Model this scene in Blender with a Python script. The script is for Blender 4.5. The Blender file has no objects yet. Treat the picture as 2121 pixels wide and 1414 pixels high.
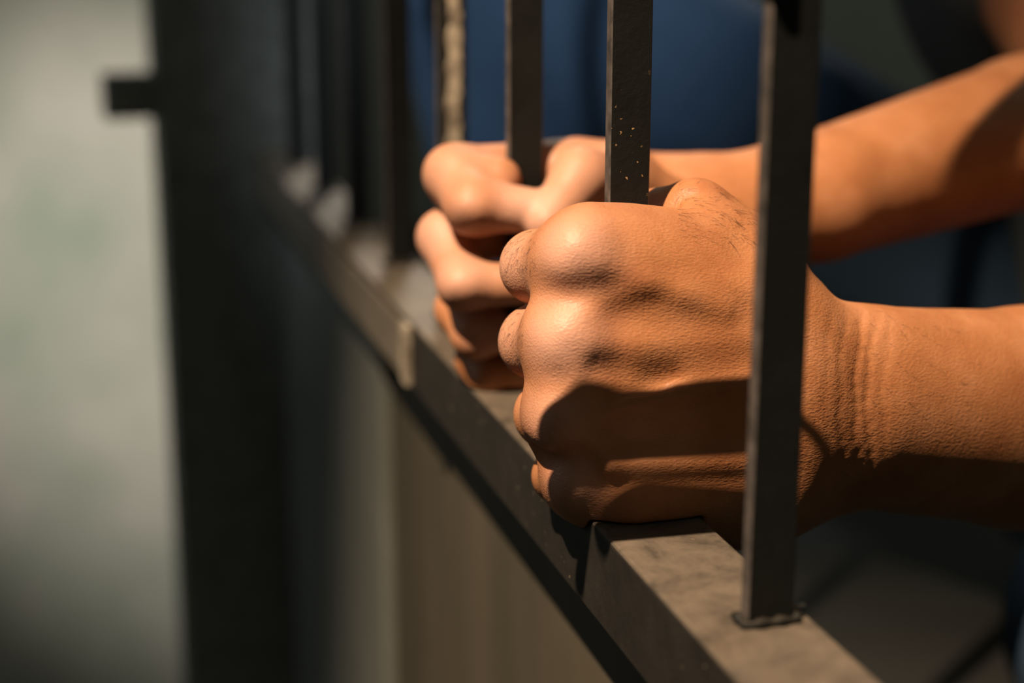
import bpy, bmesh, math, random
import numpy as np
from mathutils import Vector, Matrix

random.seed(7)
rng = np.random.default_rng(5)
C = bpy.context.scene.collection
IW, IH = 2121, 1414
# ------------------------------------------------------------------ camera numbers
CAM = np.array([-0.2029, 0.0, 0.2141]); YAW = 0.2781; PITCH = 0.2632; F = 3441.0
BARS_Y = [0.4278 + 0.13173 * i for i in range(9)]
FW = np.array([math.sin(YAW) * math.cos(PITCH), math.cos(YAW) * math.cos(PITCH), -math.sin(PITCH)])
RT = np.array([math.cos(YAW), -math.sin(YAW), 0.0])
UP = np.cross(RT, FW)


def ray(px, py):
    return FW + RT * ((px - IW / 2) / F) - UP * ((py - IH / 2) / F)


def on_y(px, py, y):
    """world point where the sight line meets the upright plane Y = y"""
    r = ray(px, py)
    return CAM + r * ((y - CAM[1]) / r[1])


BX, BY = .0077, .0027   # half width and half thickness of a bar
# ------------------------------------------------------------------ tagging helpers
def tag(o, label=None, cat=None, group=None, kind=None):
    if label: o['label'] = label
    if cat: o['category'] = cat
    if group: o['group'] = group
    if kind: o['kind'] = kind
    return o


def obj(name, me, mat=None, parent=None):
    if isinstance(me, bmesh.types.BMesh):
        m = bpy.data.meshes.new(name); me.to_mesh(m); me.free(); me = m
    o = bpy.data.objects.new(name, me); C.objects.link(o)
    if mat is not None: me.materials.append(mat)
    if parent is not None: o.parent = parent
    return o


def empty(name, loc=(0, 0, 0)):
    o = bpy.data.objects.new(name, None); C.objects.link(o); o.location = loc
    return o


def box_bm(x0, x1, y0, y1, z0, z1, bev=0.0, seg=2, bm=None):
    new = bm is None
    b = bmesh.new()
    bmesh.ops.create_cube(b, size=1.0)
    for v in b.verts:
        v.co = Vector(((x0 + x1) / 2 + v.co.x * (x1 - x0), (y0 + y1) / 2 + v.co.y * (y1 - y0), (z0 + z1) / 2 + v.co.z * (z1 - z0)))
    if bev > 0:
        bmesh.ops.bevel(b, geom=list(b.edges), offset=bev, segments=seg, affect='EDGES', profile=0.5)
    if new:
        return b
    me = bpy.data.meshes.new('t'); b.to_mesh(me); b.free(); bm.from_mesh(me); bpy.data.meshes.remove(me)
    return bm


# ------------------------------------------------------------------ materials
def nodes(name):
    m = bpy.data.materials.new(name); m.use_nodes = True
    nt = m.node_tree; nt.nodes.clear()
    out = nt.nodes.new('ShaderNodeOutputMaterial'); p = nt.nodes.new('ShaderNodeBsdfPrincipled')
    nt.links.new(p.outputs[0], out.inputs[0])
    return m, nt, p


def N(nt, t, **kw):
    n = nt.nodes.new(t)
    for k, v in kw.items():
        if k in n.inputs: n.inputs[k].default_value = v
        else: setattr(n, k, v)
    return n


def ramp(nt, src, stops):
    r = nt.nodes.new('ShaderNodeValToRGB'); e = r.color_ramp.elements
    while len(e) > 1: e.remove(e[0])
    e[0].position = stops[0][0]; e[0].color = (*stops[0][1], 1)
    for p, c in stops[1:]:
        q = e.new(p); q.color = (*c, 1)
    nt.links.new(src, r.inputs[0]); return r.outputs[0]


def mix(nt, fac, a, b, mode='MIX'):
    m = nt.nodes.new('ShaderNodeMix'); m.data_type = 'RGBA'; m.blend_type = mode
    for s, v in ((m.inputs['Factor'], fac), (m.inputs['A'], a), (m.inputs['B'], b)):
        if isinstance(v, (int, float)): s.default_value = v
        elif isinstance(v, tuple): s.default_value = (*v, 1)
        else: nt.links.new(v, s)
    return m.outputs['Result']


def noise(nt, vec, scale, detail=4, rough=.55, dist=0.0):
    n = N(nt, 'ShaderNodeTexNoise', Scale=scale, Detail=detail, Roughness=rough, Distortion=dist)
    if vec is not None: nt.links.new(vec, n.inputs['Vector'])
    return n.outputs['Fac']


def mapping(nt, src, scale=(1, 1, 1), rot=(0, 0, 0)):
    mp = nt.nodes.new('ShaderNodeMapping'); mp.inputs['Scale'].default_value = scale; mp.inputs['Rotation'].default_value = rot
    nt.links.new(src, mp.inputs['Vector']); return mp.outputs[0]


def skin_material():
    m, nt, p = nodes('tanned_skin')
    tc = nt.nodes.new('ShaderNodeTexCoord').outputs['Object']
    blotch = noise(nt, tc, 38, 5, .6)
    base = ramp(nt, blotch, [(.32, (.36, .130, .048)), (.52, (.43, .172, .068)), (.70, (.50, .215, .100))])
    at = nt.nodes.new('ShaderNodeAttribute'); at.attribute_name = 'blush'
    base = mix(nt, at.outputs['Fac'], base, (.62, .35, .26))
    p.inputs['Roughness'].default_value = .50
    nt.links.new(base, p.inputs['Base Color'])
    p.inputs['Subsurface Weight'].default_value = .22
    p.inputs['Subsurface Radius'].default_value = (1.0, .35, .2)
    p.inputs['Subsurface Scale'].default_value = .0035
    p.inputs['Specular IOR Level'].default_value = .38
    # fine crossing skin lines: cells stretched along two diagonals, and wrinkles across the forearm
    h = None
    for rot, sc, sx, amt in (((0, .55, -YAW), 1250, .42, .4), ((0, -.75, -YAW), 1500, .5, .3)):
        v = N(nt, 'ShaderNodeTexVoronoi', Scale=sc); v.feature = 'F1'
        nt.links.new(mapping(nt, tc, (sx, 1, 1), rot), v.inputs['Vector'])
        mu = N(nt, 'ShaderNodeMath', operation='MULTIPLY'); mu.inputs[1].default_value = amt
        nt.links.new(v.outputs['Distance'], mu.inputs[0])
        if h is None: h = mu.outputs[0]
        else:
            ad = N(nt, 'ShaderNodeMath', operation='ADD'); nt.links.new(h, ad.inputs[0]); nt.links.new(mu.outputs[0], ad.inputs[1]); h = ad.outputs[0]
    w = noise(nt, mapping(nt, tc, (1, .35, .14), (0, 0.12, YAW)), 800, 3, .6, .6)
    b1 = N(nt, 'ShaderNodeBump', Strength=.6, Distance=.00048); nt.links.new(h, b1.inputs['Height'])
    b2 = N(nt, 'ShaderNodeBump', Strength=.35, Distance=.00028); nt.links.new(w, b2.inputs['Height']); nt.links.new(b1.outputs[0], b2.inputs['Normal'])
    nt.links.new(b2.outputs[0], p.inputs['Normal'])
    return m


def metal_material(name, base, dust, dust_amt, chip=(.42, .30, .17), rough=.5, spec=.5, chips=1.0, below=None, speck=(260.0, .88, .50)):
    """dark paint with dust that lies on upward faces, rusty specks and a little pitting"""
    m, nt, p = nodes(name)
    tc = nt.nodes.new('ShaderNodeTexCoord').outputs['Object']
    n1 = noise(nt, tc, 60, 6, .65)
    col = ramp(nt, n1, [(.3, tuple(c * .75 for c in base)), (.7, tuple(c * 1.35 for c in base))])
    # dust lies only where the face looks up
    geo = nt.nodes.new('ShaderNodeNewGeometry'); sp = nt.nodes.new('ShaderNodeSeparateXYZ'); nt.links.new(geo.outputs['True Normal'], sp.inputs[0])
    mr = N(nt, 'ShaderNodeMapRange'); mr.inputs[1].default_value = .3; mr.inputs[2].default_value = .9
    nt.links.new(sp.outputs['Z'], mr.inputs[0])
    dn = ramp(nt, noise(nt, tc, 55, 9, .75, .4), [(.34, (.25,) * 3), (.5, (.72,) * 3), (.64, (1,) * 3)])
    mu = N(nt, 'ShaderNodeMath', operation='MULTIPLY'); nt.links.new(mr.outputs[0], mu.inputs[0]); nt.links.new(dn, mu.inputs[1])
    mu2 = N(nt, 'ShaderNodeMath', operation='MULTIPLY'); mu2.inputs[1].default_value = dust_amt; nt.links.new(mu.outputs[0], mu2.inputs[0])
    col = mix(nt, mu2.outputs[0], col, dust)
    # chips: tiny bright specks
    v = N(nt, 'ShaderNodeTexVoronoi', Scale=speck[0], Randomness=1.0); wob = nt.nodes.new('ShaderNodeTexNoise'); wob.inputs['Scale'].default_value = speck[0] * 2.2; nt.links.new(tc, wob.inputs['Vector'])
    vm = nt.nodes.new('ShaderNodeVectorMath'); vm.operation = 'MULTIPLY_ADD'; vm.inputs[1].default_value = (.0022,) * 3
    nt.links.new(wob.outputs['Color'], vm.inputs[0]); nt.links.new(tc, vm.inputs[2]); nt.links.new(vm.outputs[0], v.inputs['Vector'])
    ms = ramp(nt, noise(nt, tc, 22, 3), [(speck[2], (0,) * 3), (speck[2] + .12, (1,) * 3)])
    dv = N(nt, 'ShaderNodeMath', operation='DIVIDE'); nt.links.new(v.outputs['Distance'], dv.inputs[0])
    sg = nt.nodes.new('ShaderNodeSeparateColor'); nt.links.new(v.outputs['Color'], sg.inputs[0]); nt.links.new(sg.outputs[1], dv.inputs[1])
    ck = ramp(nt, dv.outputs[0], [(0, (1,) * 3), (.20, (1,) * 3), (.28, (0,) * 3)])
    mk = N(nt, 'ShaderNodeMath', operation='MULTIPLY'); nt.links.new(ms, mk.inputs[0]); nt.links.new(ck, mk.inputs[1])
    sel = ramp(nt, N_color_sep(nt, v), [(speck[1], (0,) * 3), (speck[1] + .03, (1,) * 3)])
    mk2 = N(nt, 'ShaderNodeMath', operation='MULTIPLY'); nt.links.new(mk.outputs[0], mk2.inputs[0]); nt.links.new(sel, mk2.inputs[1])
    mk3 = N(nt, 'ShaderNodeMath', operation='MULTIPLY'); mk3.inputs[1].default_value = chips; nt.links.new(mk2.outputs[0], mk3.inputs[0])
    if below:
        sz = nt.nodes.new('ShaderNodeSeparateXYZ'); nt.links.new(tc, sz.inputs[0])
        mz = N(nt, 'ShaderNodeMapRange'); nt.links.new(sz.outputs['Z'], mz.inputs[0])
        mz.inputs[1].default_value = below; mz.inputs[2].default_value = below - .02; nt.links.new(mz.outputs[0], mk3.inputs[1])
    col = mix(nt, mk3.outputs[0], col, chip)
    nt.links.new(col, p.inputs['Base Color'])
    p.inputs['Roughness'].default_value = rough; p.inputs['Specular IOR Level'].default_value = spec
    b = N(nt, 'ShaderNodeBump', Strength=.35, Distance=.0006); nt.links.new(noise(nt, tc, 420, 5, .7), b.inputs['Height'])
    nt.links.new(b.outputs[0], p.inputs['Normal'])
    return m


def N_color_sep(nt, v):
    s = nt.nodes.new('ShaderNodeSeparateColor'); nt.links.new(v.outputs['Color'], s.inputs[0]); return s.outputs[0]


def plain(name, c0, c1, scale, rough=.8, bump=.0, bscale=200, vecscale=(1, 1, 1)):
    m, nt, p = nodes(name)
    tc = nt.nodes.new('ShaderNodeTexCoord').outputs['Object']
    tc = mapping(nt, tc, vecscale)
    nt.links.new(ramp(nt, noise(nt, tc, scale, 5), [(.3, c0), (.7, c1)]), p.inputs['Base Color'])
    p.inputs['Roughness'].default_value = rough
    if bump:
        b = N(nt, 'ShaderNodeBump', Strength=.5, Distance=bump); nt.links.new(noise(nt, tc, bscale, 4), b.inputs['Height'])
        nt.links.new(b.outputs[0], p.inputs['Normal'])
    return m


SKIN = skin_material()
BAR = metal_material('black_bar_paint', (.009, .0095, .0085), (.06, .045, .03), .5, rough=.6, spec=.22, chips=0.0)
BAR_SPECKED = metal_material('black_bar_paint_rust_specks', (.009, .0095, .0085), (.06, .045, .03), .5, rough=.6, spec=.22, chip=(.45, .27, .12), below=.155, speck=(480.0, .62, .36))
RAIL = metal_material('dusty_rail_paint', (.020, .017, .014), (.150, .116, .084), .95, rough=.55, spec=.35, speck=(420.0, .86, .47))
PANEL = plain('worn_brown_sheet', (.055, .048, .032), (.10, .082, .056), 6, .6, .0006, 90, (1, 2, .6))
STRIP = plain('pale_strip_paint', (.12, .10, .075), (.20, .165, .125), 30, .5, .0004, 200)  # paler than the rail front it lies on
POST = metal_material('black_post_paint', (.20, .205, .18), (.12, .11, .10), .4)
DENIM = plain('blue_cloth', (.020, .046, .085), (.028, .060, .11), 14, .9, .0012, 90)
EYE = plain('eye_white', (.5, .48, .44), (.55, .52, .48), 10, .3)
EDGE = plain('lit_dusty_bar_side', (.03, .026, .023), (.11, .09, .08), 160, .6)
CELLFLOOR = plain('dark_cell_floor', (.012, .012, .010), (.02, .02, .017), 3, .8, .001, 60)
SHIRT = plain('dark_grey_cloth', (.07, .075, .07), (.11, .115, .105), 20, .9, .0012, 120)
SHADE_TONE = plain('shaded_sheet_tone', (.16, .165, .145), (.20, .205, .18), 12, .6)  # shade of the far sheet end put into the colour
TROUSER = plain('dark_blue_cloth', (.018, .04, .085), (.03, .06, .12), 20, .9, .0012, 120)
CELLWALL = plain('cell_wall_plaster', (.22, .225, .20), (.28, .285, .25), 2.5, .9)
OUTWALL = plain('pale_corridor_plaster', (.30, .35, .27), (.62, .57, .50), 3.2, .9)
FLOORM = plain('dark_concrete', (.05, .05, .044), (.08, .08, .07), 3, .85, .001, 60)
NAIL = plain('finger_nail', (.72, .42, .32), (.80, .50, .40), 40, .3)
HAIRM = plain('dark_hair', (.02, .013, .009), (.035, .02, .014), 60, .5)
PALE_MOTTLE = plain('mottled_pale_tone', (.07, .05, .035), (.55, .46, .34), 130, .6, .0006, 500)

# ------------------------------------------------------------------ implicit-surface modeller
class Field:
    def __init__(self, lo, hi, h, frame=None):
        self.h = h; self.lo = np.array(lo, float)
        self.n = np.ceil((np.array(hi) - self.lo) / h).astype(int) + 1
        self.v = np.full(self.n, 14.0 * h if 14 * h > .012 else .012, np.float32)
        self.big = float(self.v.flat[0])

    def sub(self, lo, hi, pad):
        a = np.maximum(np.floor((np.minimum(lo, hi) - pad - self.lo) / self.h).astype(int), 0)
        b = np.minimum(np.ceil((np.maximum(lo, hi) + pad - self.lo) / self.h).astype(int) + 1, self.n)
        if np.any(b <= a): return None
        sl = tuple(slice(i, j) for i, j in zip(a, b))
        ax = [((np.arange(i, j) * self.h) + l).astype(np.float32) for i, j, l in zip(a, b, self.lo)]
        X, Y, Z = np.meshgrid(*ax, indexing='ij')
        return sl, X, Y, Z

    @staticmethod
    def cap(X, Y, Z, p, q, r0, r1, axis=None, sq=1.0):
        d = q - p; L2 = float(d @ d) + 1e-12
        t = np.clip(((X - p[0]) * d[0] + (Y - p[1]) * d[1] + (Z - p[2]) * d[2]) / L2, 0, 1)
        ex, ey, ez = X - p[0] - t * d[0], Y - p[1] - t * d[1], Z - p[2] - t * d[2]
        if axis is not None:                    # squash the section along one axis (sq > 1: flatter)
            k = ex * axis[0] + ey * axis[1] + ez * axis[2]
            e2 = ex * ex + ey * ey + ez * ez - k * k + (k * sq) ** 2
        else:
            e2 = ex * ex + ey * ey + ez * ez
        return np.sqrt(e2) - (r0 + t * (r1 - r0))

    def add(self, p, q, r0, r1, k=.004, axis=None, sq=1.0, only=None):
        p, q = np.asarray(p, float), np.asarray(q, float)
        R = max(r0, r1)
        s = self.sub(np.minimum(p, q), np.maximum(p, q), R + k + self.big * .6)
        if s is None: return
        sl, X, Y, Z = s
        b = self.cap(X, Y, Z, p, q, r0, r1, axis, sq)
        a = self.v[sl]
        h = np.maximum(k - np.abs(a - b), 0) / k
        self.v[sl] = np.minimum(np.minimum(a, b) - h * h * k * .25, self.big)

    def chain(self, pts, rs, k=.003, **kw):
        for i in range(len(pts) - 1):
            self.add(pts[i], pts[i + 1], rs[i], rs[i + 1], k, **kw)

    def union(self, g, k):
        a, b = self.v, g.v
        h = np.maximum(k - np.abs(a - b), 0) / k
        self.v = np.minimum(np.minimum(a, b) - h * h * k * .25, self.big)

    def carve(self, p, q, r, k=.002):
        p, q = np.asarray(p, float), np.asarray(q, float)
        s = self.sub(np.minimum(p, q), np.maximum(p, q), r + k + .004)
        if s is None: return
        sl, X, Y, Z = s
        b = -self.cap(X, Y, Z, p, q, r, r)
        a = self.v[sl]
        h = np.maximum(k - np.abs(a - b), 0) / k
        self.v[sl] = np.maximum(a, b) + h * h * k * .25

    def bulge(self, p, q, r, amt):
        """push the surface out (amt > 0) or in around a segment, fading over r"""
        p, q = np.asarray(p, float), np.asarray(q, float)
        s = self.sub(np.minimum(p, q), np.maximum(p, q), r * 2.2)
        if s is None: return
        sl, X, Y, Z = s
        d = self.cap(X, Y, Z, p, q, 0, 0)
        self.v[sl] -= amt * np.exp(-(d / r) ** 2)

    def hit(self, px, py):
        """first point of the surface met along the sight line"""
        r = ray(px, py); t = np.linspace(.40, .85, 900)
        P = CAM[None] + r[None] * t[:, None]
        i = np.round((P - self.lo) / self.h).astype(int)
        ok = np.all((i >= 0) & (i < self.n), 1)
        v = np.full(len(t), 1.0); j = i[ok]; v[ok] = self.v[j[:, 0], j[:, 1], j[:, 2]]
        w_ = np.nonzero(v < 0)[0]
        return P[w_[0]] if len(w_) else None

    def mesh(self):
        """naive surface nets"""
        v = self.v; ins = v < 0
        nx, ny, nz = v.shape
        cells = np.zeros((nx - 1, ny - 1, nz - 1), np.uint8)
        for i in (0, 1):
            for j in (0, 1):
                for k in (0, 1):
                    cells += ins[i:nx - 1 + i, j:ny - 1 + j, k:nz - 1 + k]
        act = (cells > 0) & (cells < 8)
        idx = np.argwhere(act)
        ids = np.full(act.shape, -1, np.int32); ids[act] = np.arange(len(idx))
        acc = np.zeros((len(idx), 3)); cnt = np.zeros(len(idx))
        cs = [(i, j, k) for i in (0, 1) for j in (0, 1) for k in (0, 1)]
        for a in cs:
            for b in cs:
                if sum(abs(np.subtract(a, b))) == 1 and a < b:
                    va = v[idx[:, 0] + a[0], idx[:, 1] + a[1], idx[:, 2] + a[2]]
                    vb = v[idx[:, 0] + b[0], idx[:, 1] + b[1], idx[:, 2] + b[2]]
                    c = (va < 0) != (vb < 0)
                    t = np.where(c, va / np.where(c, va - vb, 1), 0)
                    P = np.array(a)[None] + t[:, None] * (np.array(b) - np.array(a))[None]
                    acc += np.where(c[:, None], P, 0); cnt += c
        co = (idx + acc / cnt[:, None]) * self.h + self.lo
        faces = []
        for ax in range(3):
            sa = [slice(None)] * 3; sb = [slice(None)] * 3
            sa[ax] = slice(0, -1); sb[ax] = slice(1, None)
            ch = ins[tuple(sa)] != ins[tuple(sb)]
            e = np.argwhere(ch)
            u, w = [(1, 2), (2, 0), (0, 1)][ax]
            ok = (e[:, u] > 0) & (e[:, w] > 0) & (e[:, u] < v.shape[u] - 1) & (e[:, w] < v.shape[w] - 1)
            e = e[ok]
            def g(du, dw):
                q = e.copy(); q[:, u] -= du; q[:, w] -= dw
                return ids[q[:, 0], q[:, 1], q[:, 2]]
            f = np.stack([g(1, 1), g(0, 1), g(0, 0), g(1, 0)], 1)
            inside_first = ins[e[:, 0], e[:, 1], e[:, 2]]
            f[~inside_first] = f[~inside_first][:, ::-1]
            faces.append(f)
        return co, np.concatenate(faces)


def np_mesh(name, parts):
    vs, fs, o = [], [], 0
    for co, f in parts:
        vs.append(co); fs.append(f + o); o += len(co)
    co = np.concatenate(vs); f = np.concatenate(fs)
    me = bpy.data.meshes.new(name)
    me.vertices.add(len(co)); me.vertices.foreach_set('co', co.astype(np.float32).ravel())
    me.loops.add(f.size); me.loops.foreach_set('vertex_index', f.astype(np.int32).ravel())
    me.polygons.add(len(f)); me.polygons.foreach_set('loop_start', np.arange(0, f.size, 4, dtype=np.int32))
    me.polygons.foreach_set('use_smooth', np.ones(len(f), bool))
    me.update(); me.validate()
    return me


# ------------------------------------------------------------------ the prisoner's arms and hands
def near(px, py, d): return on_y(px, py, BARS_Y[1] + d / 1000)
def far(px, py, d): return on_y(px, py, BARS_Y[2] + d / 1000)
MM = .001
INTO = np.array([0, 1.0, 0])


def grip_cut(f, i):
    """skin flattens against the bar and the rail instead of passing into them"""
    for lo, hi in (([-BX, BARS_Y[i] - BY, -.1], [BX, BARS_Y[i] + BY, .4]), ([-.0247, -.5, -.0357], [.0144, 2, 0.0])):
        c = (np.array(lo) + hi) / 2; e = (np.array(hi) - lo) / 2 + .0006
        ax = [(np.arange(n) * f.h + l).astype(np.float32) for n, l in zip(f.n, f.lo)]
        q = [np.abs(a - m) - d for a, m, d in zip(ax, c, e)]
        box = np.maximum(np.maximum(q[0][:, None, None], q[1][None, :, None]), q[2][None, None, :])
        f.v = np.maximum(f.v, -box)


def near_arm():
    lo = np.array([-.068, .470, -.052]); hi = np.array([.335, .665, .155])
    f = Field(lo, hi, .00115)
    # forearm and wrist
    wr, w2, w3, el = near(1630, 828, -16), near(1765, 844, -12), near(2121, 866, 8), near(2750, 900, 40)
    f.add(wr, w2, .0370, .0388, .004, INTO, 1.45)
    f.add(w2, w3, .0388, .0450, .004, INTO, 1.32)
    f.add(w3, el, .0450, .052, .008, INTO, 1.25)
    # ulna head bump and thumb-side tendon
    f.bulge(near(1690, 905, -40), near(1730, 900, -40), .012, .0015)
    # metacarpals
    mc = dict(i=(near(1590, 640, -18), near(1215, 540, -23), .0165, .0142),
              m=(near(1600, 740, -22), near(1200, 708, -26), .0185, .0148),
              r=(near(1600, 850, -24), near(1195, 868, -26), .0185, .0140),
              l=(near(1600, 950, -22), near(1215, 1000, -25), .0175, .0125))
    hand = Field(lo, hi, .00115)
    for a, b, r0, r1 in mc.values(): hand.add(a, b, r0, r1, .018)
    # palm body filling between the metacarpals, hypothenar heel
    hand.add(near(1560, 640, -14), near(1300, 560, -18), .017, .015, .014)
    hand.add(near(1560, 800, -16), near(1270, 760, -18), .020, .017, .014)
    hand.add(near(1590, 960, -14), near(1300, 970, -16), .022, .018, .014)
    hand.add(near(1600, 1010, -12), near(1330, 1032, -16), .0165, .0150, .014)
    hand.chain([near(1188, 560, -20), near(1176, 700, -24), near(1184, 785, -27), near(1178, 860, -26), near(1210, 1000, -20)], [.0115, .0125, .0122, .0120, .0110], .010)
    hand.add(near(1220, 500, -18), near(1420, 510, -10), .0120, .0130, .012)
    hand.add(near(1310, 1052, -32), near(1560, 1030, -24), .0130, .0165, .014)
    f.union(hand, .020)
    # thumb: metacarpal, joint, then round the back of the bar
    th = Field(lo, hi, .00115)
    th.chain([near(1600, 640, -4), near(1535, 538, -2), near(1440, 449, 4), near(1365, 458, 17), near(1250, 505, 32), near(1170, 545, 38)],
             [.0200, .0158, .0130, .0112, .0098, .0075], .006)
    f.union(th, .0050)
    # web between thumb and back of the hand
    f.add(near(1560, 560, -10), near(1490, 500, -6), .014, .011, .012)
    # fingers: knuckle -> first joint -> second joint -> tip, wrapped round the bar
    F1 = [([near(1200, 528, -24), near(1112, 552, 6), near(1215, 512, 31), near(1330, 540, 24)], [.0112, .0125, .0108, .0085]),
          ([near(1185, 700, -27), near(1110, 708, 4), near(1180, 700, 34), near(1300, 700, 24)], [.0112, .0127, .0105, .0085]),
          ([near(1170, 862, -27), near(1134, 858, 0), near(1190, 860, 32), near(1300, 850, 22)], [.0110, .0114, .0100, .0080]),
          ([near(1205, 992, -26), near(1160, 985, 0), near(1205, 985, 26), near(1300, 960, 18)], [.0100, .0095, .0088, .0075])]
    prev = None
    fing = Field(lo, hi, .00115)
    for pts, rs in F1:
        g = Field(lo, hi, .00115); g.chain(pts, rs, .005)
        fing.union(g, .0022)
    # each finger melts into the hand at its knuckle only
    f.union(fing, .0085)
    # creases between the finger roots
    for (a, b) in ((near(1035, 622, -6), near(1098, 622, -14)), (near(1060, 790, -6), near(1080, 795, -16)), (near(1085, 930, -6), near(1108, 932, -14))):
        f.carve(a, b, .0011, .003)
    # knuckle heads, hollows, tendons and veins on the back of the hand
    S = -36
    f.bulge(near(1188, 512, -36), near(1175, 540, -34), .0080, .0016)
    f.bulge(near(1168, 690, -40), near(1150, 712, -38), .0080, .0013)
    f.bulge(near(1150, 868, -40), near(1148, 880, -38), .0075, .0032)
    f.bulge(near(1180, 1005, -38), near(1175, 1010, -37), .0070, .0030)
    f.bulge(near(1110, 618, -28), near(1200, 612, -40), .0070, -.0014)
    f.bulge(near(1110, 785, -28), near(1160, 785, -38), .0060, -.0008)
    f.bulge(near(1215, 765, -38), near(1300, 775, -40), .0075, .0014)
    f.bulge(near(1120, 935, -28), near(1190, 940, -40), .0060, -.0024)
    f.bulge(near(1280, 645, -42), near(1330, 632, -42), .0080, -.0006)
    f.bulge(near(1240, 765, -44), near(1390, 790, -44), .0055, -.0016)
    for a, b, r, s in ((near(1215, 640, -40), near(1345, 590, -40), .0050, .0006), (near(1430, 600, -40), near(1560, 590, -38), .0060, .0005),
                       (near(1230, 715, -42), near(1560, 705, -42), .0055, .0006), (near(1260, 850, -44), near(1400, 812, -44), .0032, .0015),
                       (near(1400, 812, -44), near(1560, 790, -42), .0036, .0012), (near(1270, 962, -44), near(1560, 944, -42), .0058, .0034),
                       (near(1240, 545, -38), near(1500, 640, -40), .0048, .0008)):
        f.bulge(a, b, r, s)
    # hollow between thumb root and back of the hand with the dark fold
    f.carve(near(1400, 446, -8), near(1345, 430, 0), .0024, .004)
    f.bulge(near(1400, 415, -4), near(1500, 425, -4), .0035, -.0016)
    f.bulge(near(1425, 430, -8), near(1570, 480, -8), .0045, .0013)
    # wrist creases
    for x, dp, bow in ((1788, .0009, 16), (1816, .0008, 20), (1752, .0005, 12), (1850, .0004, 22), (1722, .0004, 10)):
        pts = [f.hit(x - bow * math.sin((y - 640) / 360 * 3.1) + 4 * math.sin(y * .05 + x), y) for y in range(650, 1030, 26)]
        pts = [q for q in pts if q is not None]
        for a, b in zip(pts, pts[1:]): f.bulge(a, b, .0014, -dp * .36)
        for a, b in zip(pts, pts[1:]): f.bulge(a + RT * .0028, b + RT * .0028, .0020, dp * .14)
    f.bulge(near(1830, 640, -24), near(1900, 640, -20), .014, .0012)
    grip_cut(f, 1)
    return f


def far_arm():
    lo = np.array([-.060, .625, -.040]); hi = np.array([.410, .880, .270])
    f = Field(lo, hi, .0013)
    wr, w2, w3, el = far(1450, 465, 12), far(1700, 405, 16), far(2121, 275, 60), far(2330, 215, 80)
    f.chain([wr, w2, w3, el], [.0280, .0305, .0390, .0420], .005)
    hand = Field(lo, hi, .0013)
    for a, b, r0, r1 in ((far(1430, 400, 22), far(1225, 352, 30), .015, .0125), (far(1440, 470, 24), far(1215, 470, 32), .018, .0125),
                         (far(1440, 540, 22), far(1210, 590, 32), .018, .012), (far(1430, 600, 18), far(1215, 705, 28), .017, .011),
                         (far(1430, 600, 6), far(1260, 700, 12), .018, .016)):
        hand.add(a, b, r0, r1, .012)
    f.union(hand, .018)
    fing = Field(lo, hi, .0013)
    F2 = [([far(1200, 350, 22), far(944, 364, 10), far(982, 425, -15), far(1108, 436, -24)], [.0135, .0130, .0120, .0092]),
          ([far(1215, 470, 30), far(922, 492, 10), far(962, 588, -16), far(1090, 588, -24)], [.0120, .0116, .0108, .0088]),
          ([far(1210, 590, 30), far(955, 640, 10), far(985, 692, -6), far(1040, 690, -13)], [.0115, .0108, .0100, .0082]),
          ([far(1215, 705, 26), far(990, 745, 14), far(1015, 785, 2), far(1100, 780, -4)], [.0105, .0095, .0090, .0075])]
    for pts, rs in F2:
        g = Field(lo, hi, .0013); g.chain(pts, rs, .006); fing.union(g, .0015)
    # finger joints read as bumps
    f.union(fing, .004)
    f.bulge(far(965, 430, -30), far(985, 436, -30), .0075, .0022)
    f.bulge(far(945, 590, -28), far(965, 592, -28), .0075, .0022)
    f.bulge(far(905, 340, 4), far(910, 350, 4), .008, .0015)
    th = Field(lo, hi, .0013)
    th.chain([far(1430, 470, 8), far(1292, 378, -4), far(1203, 368, -17), far(1135, 462, -30)], [.018, .0128, .0122, .0100], .006)
    th.add(far(1310, 390, 6), far(1195, 352, 10), .0130, .0120, .008)
    th.add(far(1140, 344, 11), far(1290, 352, 8), .0120, .0125, .008)
    th.add(far(955, 366, 4), far(1030, 372, -2), .0120, .0105, .006)
    f.union(th, .003)
    f.carve(far(1152, 296, -6), far(1146, 392, -14), .0016, .003)
    grip_cut(f, 2)
    return f


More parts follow.
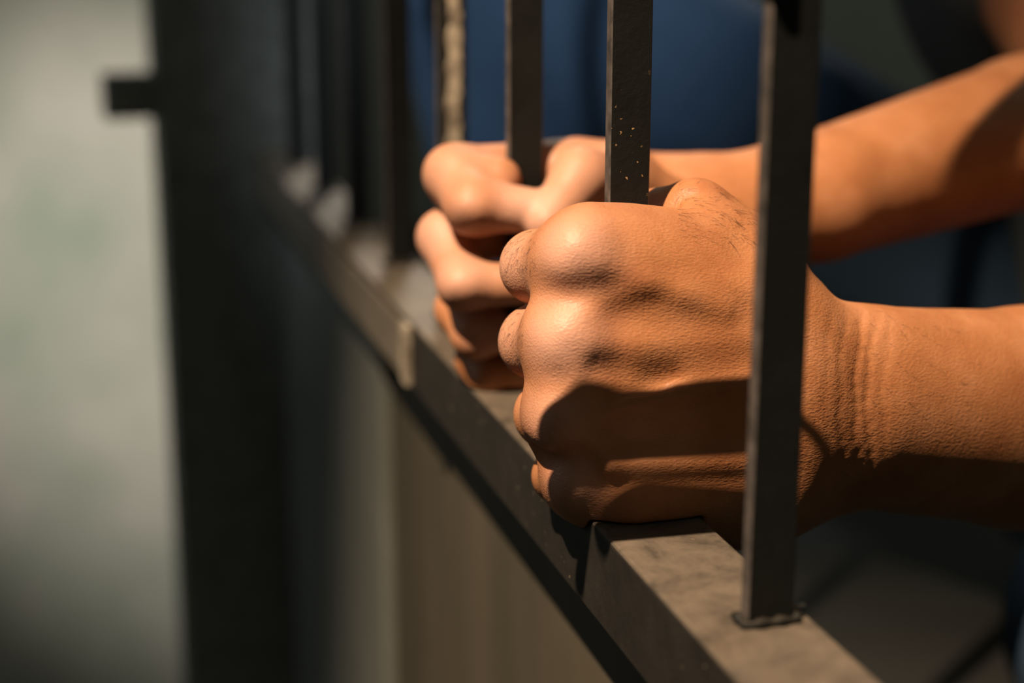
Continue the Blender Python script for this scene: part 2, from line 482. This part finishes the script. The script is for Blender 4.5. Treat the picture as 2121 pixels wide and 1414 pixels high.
def torso_field():
    lo = np.array([.20, .42, -.46]); hi = np.array([.85, 1.40, .72])
    f = Field(lo, hi, .008)
    el_n, el_f = near(2750, 900, 40), far(2330, 215, 80)
    sh_n, sh_f = np.array([.535, .735, .235]), np.array([.425, 1.075, .275])
    f.add(el_n, sh_n, .047, .058, .03); f.add(el_f, sh_f, .042, .058, .03)
    f.add(near(2450, 878, 22), el_n, .044, .048, .02); f.add(far(2230, 245, 70), el_f, .039, .042, .02)
    f.add(sh_n, sh_f, .062, .062, .05)
    c = (sh_n + sh_f) / 2
    f.add(c + [.02, 0, -.02], c + [.08, .01, -.34], .135, .120, .08, np.array([.95, .3, 0]), 1.25)
    f.add(sh_n + [.05, .05, -.12], sh_f + [.05, -.05, -.12], .085, .085, .08)
    hip = c + np.array([.10, .02, -.42])
    f.add(hip + [0, -.08, 0], hip + [0, .08, 0], .12, .12, .08)
    # neck and head, chin towards the bars
    h = c + np.array([-.045, -.01, .24])
    f.add(c + [0, 0, .03], h + [.015, 0, -.06], .058, .052, .03)
    f.add(h + [.02, 0, .045], h + [-.01, -.003, .04], .088, .084, .02, np.array([.2, .98, 0]), 1.15)
    f.add(h + [-.04, -.012, -.055], h + [.01, 0, -.01], .045, .07, .03, np.array([.2, .98, 0]), 1.08)
    f.add(h + [-.092, -.024, .03], h + [-.112, -.03, -.012], .009, .015, .012)      # nose
    f.add(h + [-.085, -.045, -.045], h + [-.09, -.002, -.045], .012, .012, .008)    # lips
    f.add(h + [-.072, -.055, .045], h + [-.082, .012, .045], .016, .016, .012)      # brow
    for s in (-1, 1):
        f.carve(h + [-.096, -.022 + s * .034, .026], h + [-.097, -.022 + s * .032, .026], .013, .008)
        f.add(h + [.01, s * .078, .03], h + [.014, s * .082, -.012], .016, .012, .006)  # ears
    return f, c, h, hip


def blush(me, spots):
    n = len(me.vertices); co = np.empty(n * 3, np.float32); me.vertices.foreach_get('co', co); co = co.reshape(-1, 3)
    v = np.zeros(n)
    for p, r, s in spots: v = np.maximum(v, s * np.exp(-(((co - p) ** 2).sum(1)) / r ** 2))
    a = me.attributes.new('blush', 'FLOAT', 'POINT'); a.data.foreach_set('value', v.astype(np.float32))


FN = near_arm(); FF = far_arm(); FT, T_C, T_H, T_HIP = torso_field()
body = np_mesh('person', [FN.mesh(), FF.mesh(), FT.mesh()])
blush(body, [(near(1180, 520, -36), .016, .75), (near(1150, 700, -40), .016, .8), (near(1060, 550, 0), .016, .55), (near(1070, 700, 0), .016, .5),
             (near(1150, 875, -38), .014, .6), (near(1180, 1005, -38), .012, .6), (near(1250, 440, -10), .012, .4),
             (far(1100, 440, -28), .020, .9), (far(960, 430, -26), .014, .5), (far(920, 380, 0), .03, .5), (far(950, 580, -24), .02, .7),
             (far(1200, 400, -20), .03, .6), (far(890, 480, 0), .02, .7), (far(1000, 690, -20), .015, .5)])
person = obj('person', body, SKIN)
from mathutils.bvhtree import BVHTree
ARM_BVH = BVHTree.FromPolygons(*[(lambda m: ([v.tolist() for v in m[0]], m[1].tolist()))(FN.mesh())][0])
def skin_at(px, py):
    d = Vector(ray(px, py)).normalized(); hit = ARM_BVH.ray_cast(Vector(CAM), d)
    return hit[0], hit[1]

tag(person, 'crouching person with bare arms reaching in from the right, both fists closed round black bars', 'person')


def cloth(name, f, mat, smooth=0):
    me = np_mesh(name, [f.mesh()])
    o = obj(name, me, mat, person)
    return o


# shirt (short sleeves), trousers, hair, shoes
f = Field([.24, .52, -.36], [.82, 1.32, .42], .008)
sh_n, sh_f = np.array([.535, .735, .235]), np.array([.425, 1.075, .275])
f.add(sh_n, sh_n * .45 + near(2750, 900, 40) * .55, .068, .064, .03)
f.add(sh_f, sh_f * .45 + far(2330, 215, 80) * .55, .068, .064, .03)
f.add(sh_n, sh_f, .070, .070, .05)
f.add(T_C + [.02, 0, -.02], T_C + [.085, .01, -.37], .147, .140, .08, np.array([.95, .3, 0]), 1.25)
f.add(sh_n + [.05, .05, -.12], sh_f + [.05, -.05, -.12], .095, .095, .08)
for i in range(26):
    a = T_C + rng.uniform([-.1, -.2, -.32], [.02, .2, .0]); f.bulge(a, a + rng.uniform(-.05, .05, 3), .016, rng.choice([-.006, .006]))
cloth('shirt', f, SHIRT)
f = Field([-.02, .42, -.62], [.90, 1.46, .36], .008)
knee_f = np.array([.135, 1.230, .165]); knee_n = np.array([.420, .780, -.215])
hip_f = T_HIP + [.0, .09, .0]; hip_n = T_HIP + [0, -.09, 0]
f.add(hip_n, hip_f, .13, .13, .08)
f.add(hip_f, knee_f, .105, .080, .05); f.add(knee_f, [.215, 1.225, -.30], .082, .060, .03)
f.add(hip_n, knee_n, .105, .080, .05); f.add(knee_n, [.62, .72, -.29], .078, .055, .03)
for i in range(40):
    t = rng.random(); a = hip_f * (1 - t) + knee_f * t + rng.uniform(-.08, .08, 3); f.bulge(a, a + rng.uniform(-.07, .07, 3), .014, rng.choice([-.007, .007]))
cloth('trousers', f, DENIM)
f = Field([.25, .72, .30], [.66, 1.08, .70], .006)
f.add(T_H + [.03, 0, .06], T_H + [.0, -.003, .055], .092, .090, .02, np.array([.2, .98, 0]), 1.13)
f.carve(T_H + [-.12, -.02, -.02], T_H + [-.10, -.02, .055], .055, .01); f.carve(T_H + [-.05, .0, -.06], T_H + [.04, .0, -.06], .075, .01)
cloth('hair', f, HAIRM)
for sd in (-1, 1):
    eb = bmesh.new(); bmesh.ops.create_uvsphere(eb, u_segments=20, v_segments=14, radius=.0125)
    cc = T_H + np.array([-.078, -.018 + sd * .033, .027])
    for v in eb.verts: v.co += Vector(cc)
    for fc in eb.faces: fc.smooth = True; fc.material_index = 1 if (fc.calc_center_median() - Vector(cc)).normalized().dot(Vector((-.96, -.2, -.15)).normalized()) > .86 else 0
    eo = obj('eye', eb, EYE, person); eo.data.materials.append(HAIRM)
for nm, heel in (('shoe', np.array([.235, 1.225, -.322])), ('shoe', np.array([.70, .72, -.318]))):
    f = Field(heel + [-.32, -.09, -.05], heel + [.10, .09, .12], .006)
    f.add(heel + [0, 0, .0], heel + [-.19, -.01, -.006], .038, .034, .02); f.add(heel + [.0, 0, .03], heel + [-.05, 0, .03], .042, .036, .03)
    cloth(nm, f, HAIRM)

# fine dark hairs on the finger backs, the thumb root and the wrist
hv, hf = [], []
def strands(n, x0, x1, y0, y1, lean, ln):
    for _ in range(n):
        p, nn = skin_at(rng.uniform(x0, x1), rng.uniform(y0, y1))
        if p is None: continue
        t = Vector(lean + rng.normal(0, .35, 3)); t = (t - nn * t.dot(nn)); t.normalize()
        L = ln * rng.uniform(.5, 1.3); q = p - nn * .0002; r = .00006; o = len(hv)
        sd = nn.cross(t)
        for k in range(5):
            s = k / 4; c = q + t * L * s + nn * L * (.42 * s - .25 * s * s); rr = r * (1 - .8 * s)
            for a in range(3):
                hv.append(tuple(c + sd * rr * math.cos(a * 2.0944) + nn * rr * math.sin(a * 2.0944)))
            if k:
                for a in range(3):
                    b0 = o + (k - 1) * 3; hf.append((b0 + a, b0 + (a + 1) % 3, b0 + 3 + (a + 1) % 3, b0 + 3 + a))
strands(110, 1045, 1110, 465, 560, -RT * .3 - UP * .9, .0035)
strands(120, 1035, 1085, 640, 780, -RT * .8 - UP * .7, .0030)
strands(120, 1400, 1570, 380, 500, RT * .8 - UP * .5, .0055)
strands(60, 1690, 2000, 640, 980, RT * .9 - UP * .5, .0050)
me = bpy.data.meshes.new('arm_hair'); me.from_pydata(hv, [], hf); me.update()
ah = obj('arm_hair', me, HAIRM, person); tag(ah, 'fine dark hairs on fingers and wrist', kind='stuff')

PIPE_R = .0065
LDIR = -RT * .37 + UP * .78 - FW * .60; LDIR /= np.linalg.norm(LDIR)
# ------------------------------------------------------------------ bars, rail, sheet, post
TOPZ = 1.25
bar_labels = {
    0: 'nearest black flat bar, standing in front of the wrist, right of the near fist',
    1: 'black flat bar with rust specks gripped by the nearer, sharp fist',
    2: 'black flat bar gripped by the farther, blurred fist',
    3: 'dark blurred bar with a slanted pale patch, just left of the farther fist',
    4: 'dark blurred bar second to the left of the farther fist, foot on bright dusty rail',
    5: 'dark blurred bar third to the left of the farther fist',
    6: 'dark blurred bar fourth to the left of the farther fist',
    7: 'farthest dark blurred bar, closest to the thick black post',
}
for i in range(8):
    y = BARS_Y[i]
    bb = box_bm(-BX, BX, y - BY, y + BY, 0.0, TOPZ, .0005, 1)
    for fc in bb.faces: fc.material_index = 1 if abs(fc.normal.x) > .6 else 0  # side faces lighter: part dust, part light painted into the colour
    b = obj('cell_bar', bb, BAR_SPECKED if i == 1 else BAR); b.data.materials.append(EDGE)
    tag(b, bar_labels[i], 'bar', 'upright bars of the cell')
    wb = bmesh.new()                            # weld bead round the foot of the bar
    pts = []
    n = 40
    for k in range(n):
        a = 2 * math.pi * k / n
        c_, s_ = math.cos(a), math.sin(a); m_ = max(abs(c_), abs(s_))
        pts.append((c_ / m_ * (BX + .0007), s_ / m_ * (BY + .0007), a))
    rings = []
    for (x, yy, a) in pts:
        r = .0017 + .0005 * math.sin(a * 9 + i) + .0003 * random.random()
        ring = []
        for q in range(8):
            t = 2 * math.pi * q / 8
            nx, ny = math.cos(a), math.sin(a)
            ring.append(wb.verts.new((x + nx * r * math.cos(t), y + yy + ny * r * math.cos(t), max(r * math.sin(t), -.0004) * 1.1 + .0006)))
        rings.append(ring)
    for k in range(n):
        A, B = rings[k], rings[(k + 1) % n]
        for q in range(8): wb.faces.new((A[q], A[(q + 1) % 8], B[(q + 1) % 8], B[q]))
    bmesh.ops.recalc_face_normals(wb, faces=wb.faces)
    for fc in wb.faces: fc.smooth = True
    o = obj('weld_bead', wb, BAR, b)
    if i == 3:                                  # pale slanted patch on the camera-side face
        pb = bmesh.new(); z0, z1 = .045, .30; rows = 60; L = []
        for k in range(rows + 1):
            t = k / rows; z = z0 + (z1 - z0) * t
            cx = -.0005 + .0042 * t; hw = .0040 - .0012 * t
            jl, jr = random.uniform(-.0009, .0009), random.uniform(-.0009, .0009)
            xl, xr = max(cx - hw + jl, -.0052), min(cx + hw + jr, .0056)
            L.append([pb.verts.new((xl, y - BY - .0000, z)), pb.verts.new((xl + .0004, y - BY - .0005, z)), pb.verts.new((xr - .0004, y - BY - .0005, z)), pb.verts.new((xr, y - BY, z))])
        for k in range(rows):
            for q in range(3): pb.faces.new((L[k][q], L[k][q + 1], L[k + 1][q + 1], L[k + 1][q]))
        bmesh.ops.recalc_face_normals(pb, faces=pb.faces)
        po = obj('pale_patch', pb, PALE_MOTTLE, b); tag(po, 'pale slanted patch')

YF = 1.46   # where the rail meets the post
rail = obj('lower_rail', box_bm(-.0247, .0144, -.5, YF, -.0357, 0.0, .0016, 3), RAIL)
tag(rail, 'dusty brown steel rail that carries the bars, running under both fists', 'rail')
top = obj('upper_rail', box_bm(-.0247, .0144, -.5, YF, TOPZ, TOPZ + .036, .0016, 2), RAIL)
tag(top, 'steel rail across the heads of the bars, above the picture', 'rail')
pan = box_bm(.0005, .0035, -.5, 1.429, -.999, -.0357, 0)
obj_p = obj('kick_panel', pan, PANEL)
tag(obj_p, 'worn brown steel sheet closing the gate below the dusty rail', 'panel')
lp = obj('shade_plate', box_bm(-.008, .0005, .985, 1.429, -.998, -.037, .0015, 2), SHADE_TONE, obj_p)  # added dark plate, stands in for shade on the sheet
tag(lp, 'dark plate added for the shade on the far end of the brown sheet')
fs = obj('cover_strip', box_bm(-.0262, -.0247, .825, 1.429, -.0345, -.0035, .0006, 1), STRIP, rail)
tag(fs, 'paler strip on the far half of the rail front')
ec = obj('weld_tab', box_bm(-.0285, -.0247, .812, .826, -.034, -.001, .0012, 2), PALE_MOTTLE, rail)
tag(ec, 'small pale weld tab')

rr = ray(1660, 1259); sp_ = CAM + rr * (-CAM[2] / rr[2])
sb = bmesh.new(); bmesh.ops.create_icosphere(sb, subdivisions=2, radius=.0015)
for v in sb.verts: v.co = Vector((v.co.x * (1 + .2 * math.sin(v.co.y * 3000)) + sp_[0], v.co.y + sp_[1], v.co.z * .6 + .0006))
so = obj('weld_spatter', sb, PALE_MOTTLE, rail); tag(so, 'small pale blob beside the foot of the nearest bar')
post = obj('gate_post', box_bm(-.105, .030, 1.43, 1.53, -1.0, 1.5, .002, 2), POST)
tag(post, 'thick black steel post, heavily blurred, at the left end of the rail', 'post')
lt = obj('latch_lug', box_bm(-.148, -.103, 1.452, 1.50, .028, .064, .003, 2), POST, post)
tag(lt, 'square black lug sticking out of the post to the left')

# ------------------------------------------------------------------ the place
def struct(name, bm, mat): return tag(obj(name, bm, mat), kind='structure')
struct('floor', box_bm(-3.2, -.03, -3, 2.3, -1.10, -1.0), FLOORM)
struct('floor_cell', box_bm(0.004, 3.0, -3, 3.0, -1.10, -.36), CELLFLOOR)
struct('wall_left', box_bm(-3.3, -3.2, -3, 2.4, -1.10, 2.6), OUTWALL)
struct('wall_back', box_bm(-3.2, -.03, 2.3, 2.4, -1.10, 2.6), OUTWALL)
struct('wall_cell_back', box_bm(.03, 3.1, 2.9, 3.0, -.36, 2.6), CELLWALL)
struct('wall_right', box_bm(3.0, 3.1, -3, 2.9, -.36, 2.6), CELLWALL)
struct('wall_partition', box_bm(-.03, .03, 1.531, 2.9, -1.1, 2.6), POST)

LAMP = near(1300, 700, -30) + LDIR * 2.0
FR = .11
def shade_rod(name, edge_top, edge_bot, left, right, ends, parent):
    """a round rod on the way from the lamp to the hand; its shadow runs from left to right across the skin"""
    def up_(q):
        p = np.array(skin_at(*q)[0]) if len(q) == 2 else near(*q)
        return p + (LAMP - p) * FR
    a, b, L, R_ = up_(edge_top), up_(edge_bot), up_(left), up_(right)
    ax = (R_ - L) / np.linalg.norm(R_ - L); mid = (a + b) / 2; l = LAMP - mid; l /= np.linalg.norm(l)
    ac = b - a; ac = ac - ax * float(ac @ ax); ac -= l * float(ac @ l)
    r = float(np.linalg.norm(ac)) / 2
    e0, e1 = mid + ax * ends[0], mid + ax * ends[1]
    d = Vector(e1 - e0); m = bmesh.new()
    bmesh.ops.create_cone(m, cap_ends=True, segments=32, radius1=r, radius2=r, depth=d.length)
    for fc in m.faces: fc.smooth = len(fc.verts) == 4
    o = obj(name, m, POST, parent); o.rotation_euler = d.to_track_quat('Z', 'Y').to_euler(); o.location = Vector((e0 + e1) / 2)
    foot = np.array([-.0085, BARS_Y[0] + .012, e1[2]]); d = Vector(foot - e1); m = bmesh.new()
    bmesh.ops.create_cone(m, cap_ends=True, segments=16, radius1=.0013, radius2=.0013, depth=d.length)
    for fc in m.faces: fc.smooth = len(fc.verts) == 4
    o = obj('strut', m, POST, parent); o.rotation_euler = d.to_track_quat('Z', 'Y').to_euler(); o.location = Vector((foot + e1) / 2)
    return e1, r
blocker = empty('shadow_blocker')  # unseen rods added only to cast the shadow bands on the fist
c1, r1 = shade_rod('rod', (1400, 822), (1400, 926), (1190, 860), (1540, 860), (-.055, .036), blocker)
c2, r2 = shade_rod('rod', (1400, 998), (1400, 1124, -58), (1250, 1056, -40), (1540, 1040, -42), (-.026, .036), blocker)
obj('clamp', box_bm(-.0125, -.0078, BARS_Y[0] - .007, BARS_Y[0] + .016, min(c1[2], c2[2]) - .008, max(c1[2], c2[2]) + .008, .0008, 1), POST, blocker)
tag(blocker, 'two added dark steel rods, clamped above the picture to shade the near fist', 'blocker')

# ------------------------------------------------------------------ camera
cam = bpy.data.cameras.new('camera'); co = bpy.data.objects.new('camera', cam); C.objects.link(co)
cam.sensor_fit = 'HORIZONTAL'; cam.sensor_width = 36.0; cam.lens = F / IW * 36.0
cam.clip_start = .02; cam.clip_end = 50
M = Matrix(((RT[0], UP[0], -FW[0], CAM[0]), (RT[1], UP[1], -FW[1], CAM[1]), (RT[2], UP[2], -FW[2], CAM[2]), (0, 0, 0, 1)))
co.matrix_world = M
cam.dof.use_dof = True; cam.dof.focus_distance = .588; cam.dof.aperture_fstop = cam.lens / 14.5
cam.dof.aperture_blades = 0
bpy.context.scene.camera = co


def aim(o, p): o.rotation_euler = (Vector(p) - o.location).to_track_quat('-Z', 'Y').to_euler()


hand = near(1300, 700, -30)
def spot(name, pos, target, power, col, size, angle, blend):
    l = bpy.data.lights.new(name, 'SPOT'); l.energy = power; l.color = col; l.shadow_soft_size = size
    l.spot_size = math.radians(angle); l.spot_blend = blend
    o = bpy.data.objects.new(name, l); C.objects.link(o); o.location = pos; aim(o, target); return o
def area(name, pos, target, power, col, sx, sy):
    l = bpy.data.lights.new(name, 'AREA'); l.energy = power; l.color = col; l.shape = 'RECTANGLE'; l.size = sx; l.size_y = sy
    o = bpy.data.objects.new(name, l); C.objects.link(o); o.location = pos; aim(o, target); return o


spot('spot_lamp', LAMP, near(1080, 540, 30), 440, (1.0, .77, .54), .009, 25, 1.0)
area('window_light', (-2.4, 1.9, 1.1), (0, .6, 0), 4.0, (.86, .93, 1.0), 1.0, 1.0)
spot('wall_boost', (-.78, 1.0, .42), (.02, 2.3, -.34), 105, (1.0, .93, .86), .06, 38, 1.0)  # added lamp that shapes the bright pool on the back wall
spot('rail_boost', (.5, 2.5, 1.5), (.02, 1.2, .05), 120, (1.0, .9, .75), .15, 24, .8)  # no known source; put in to brighten the far rail
spot('knee_boost', (-.75, .25, 1.35), (.10, 1.20, .19), 130, (.80, .90, 1.0), .05, 17, .9)  # invented spot that brightens the blue knee behind the bars
area('cell_fill', (1.6, 1.5, 2.3), (.5, 2.9, .5), 8, (.95, 1.0, .88), .6, .6)
w = bpy.data.worlds.new('world'); bpy.context.scene.world = w; w.use_nodes = True
w.node_tree.nodes['Background'].inputs[0].default_value = (.92, 1.0, .86, 1); w.node_tree.nodes['Background'].inputs[1].default_value = .065
vs = bpy.context.scene.view_settings
vs.view_transform = 'Standard'; vs.look = 'None'; vs.exposure = 0.0; vs.gamma = 1.0; vs.use_curve_mapping = False
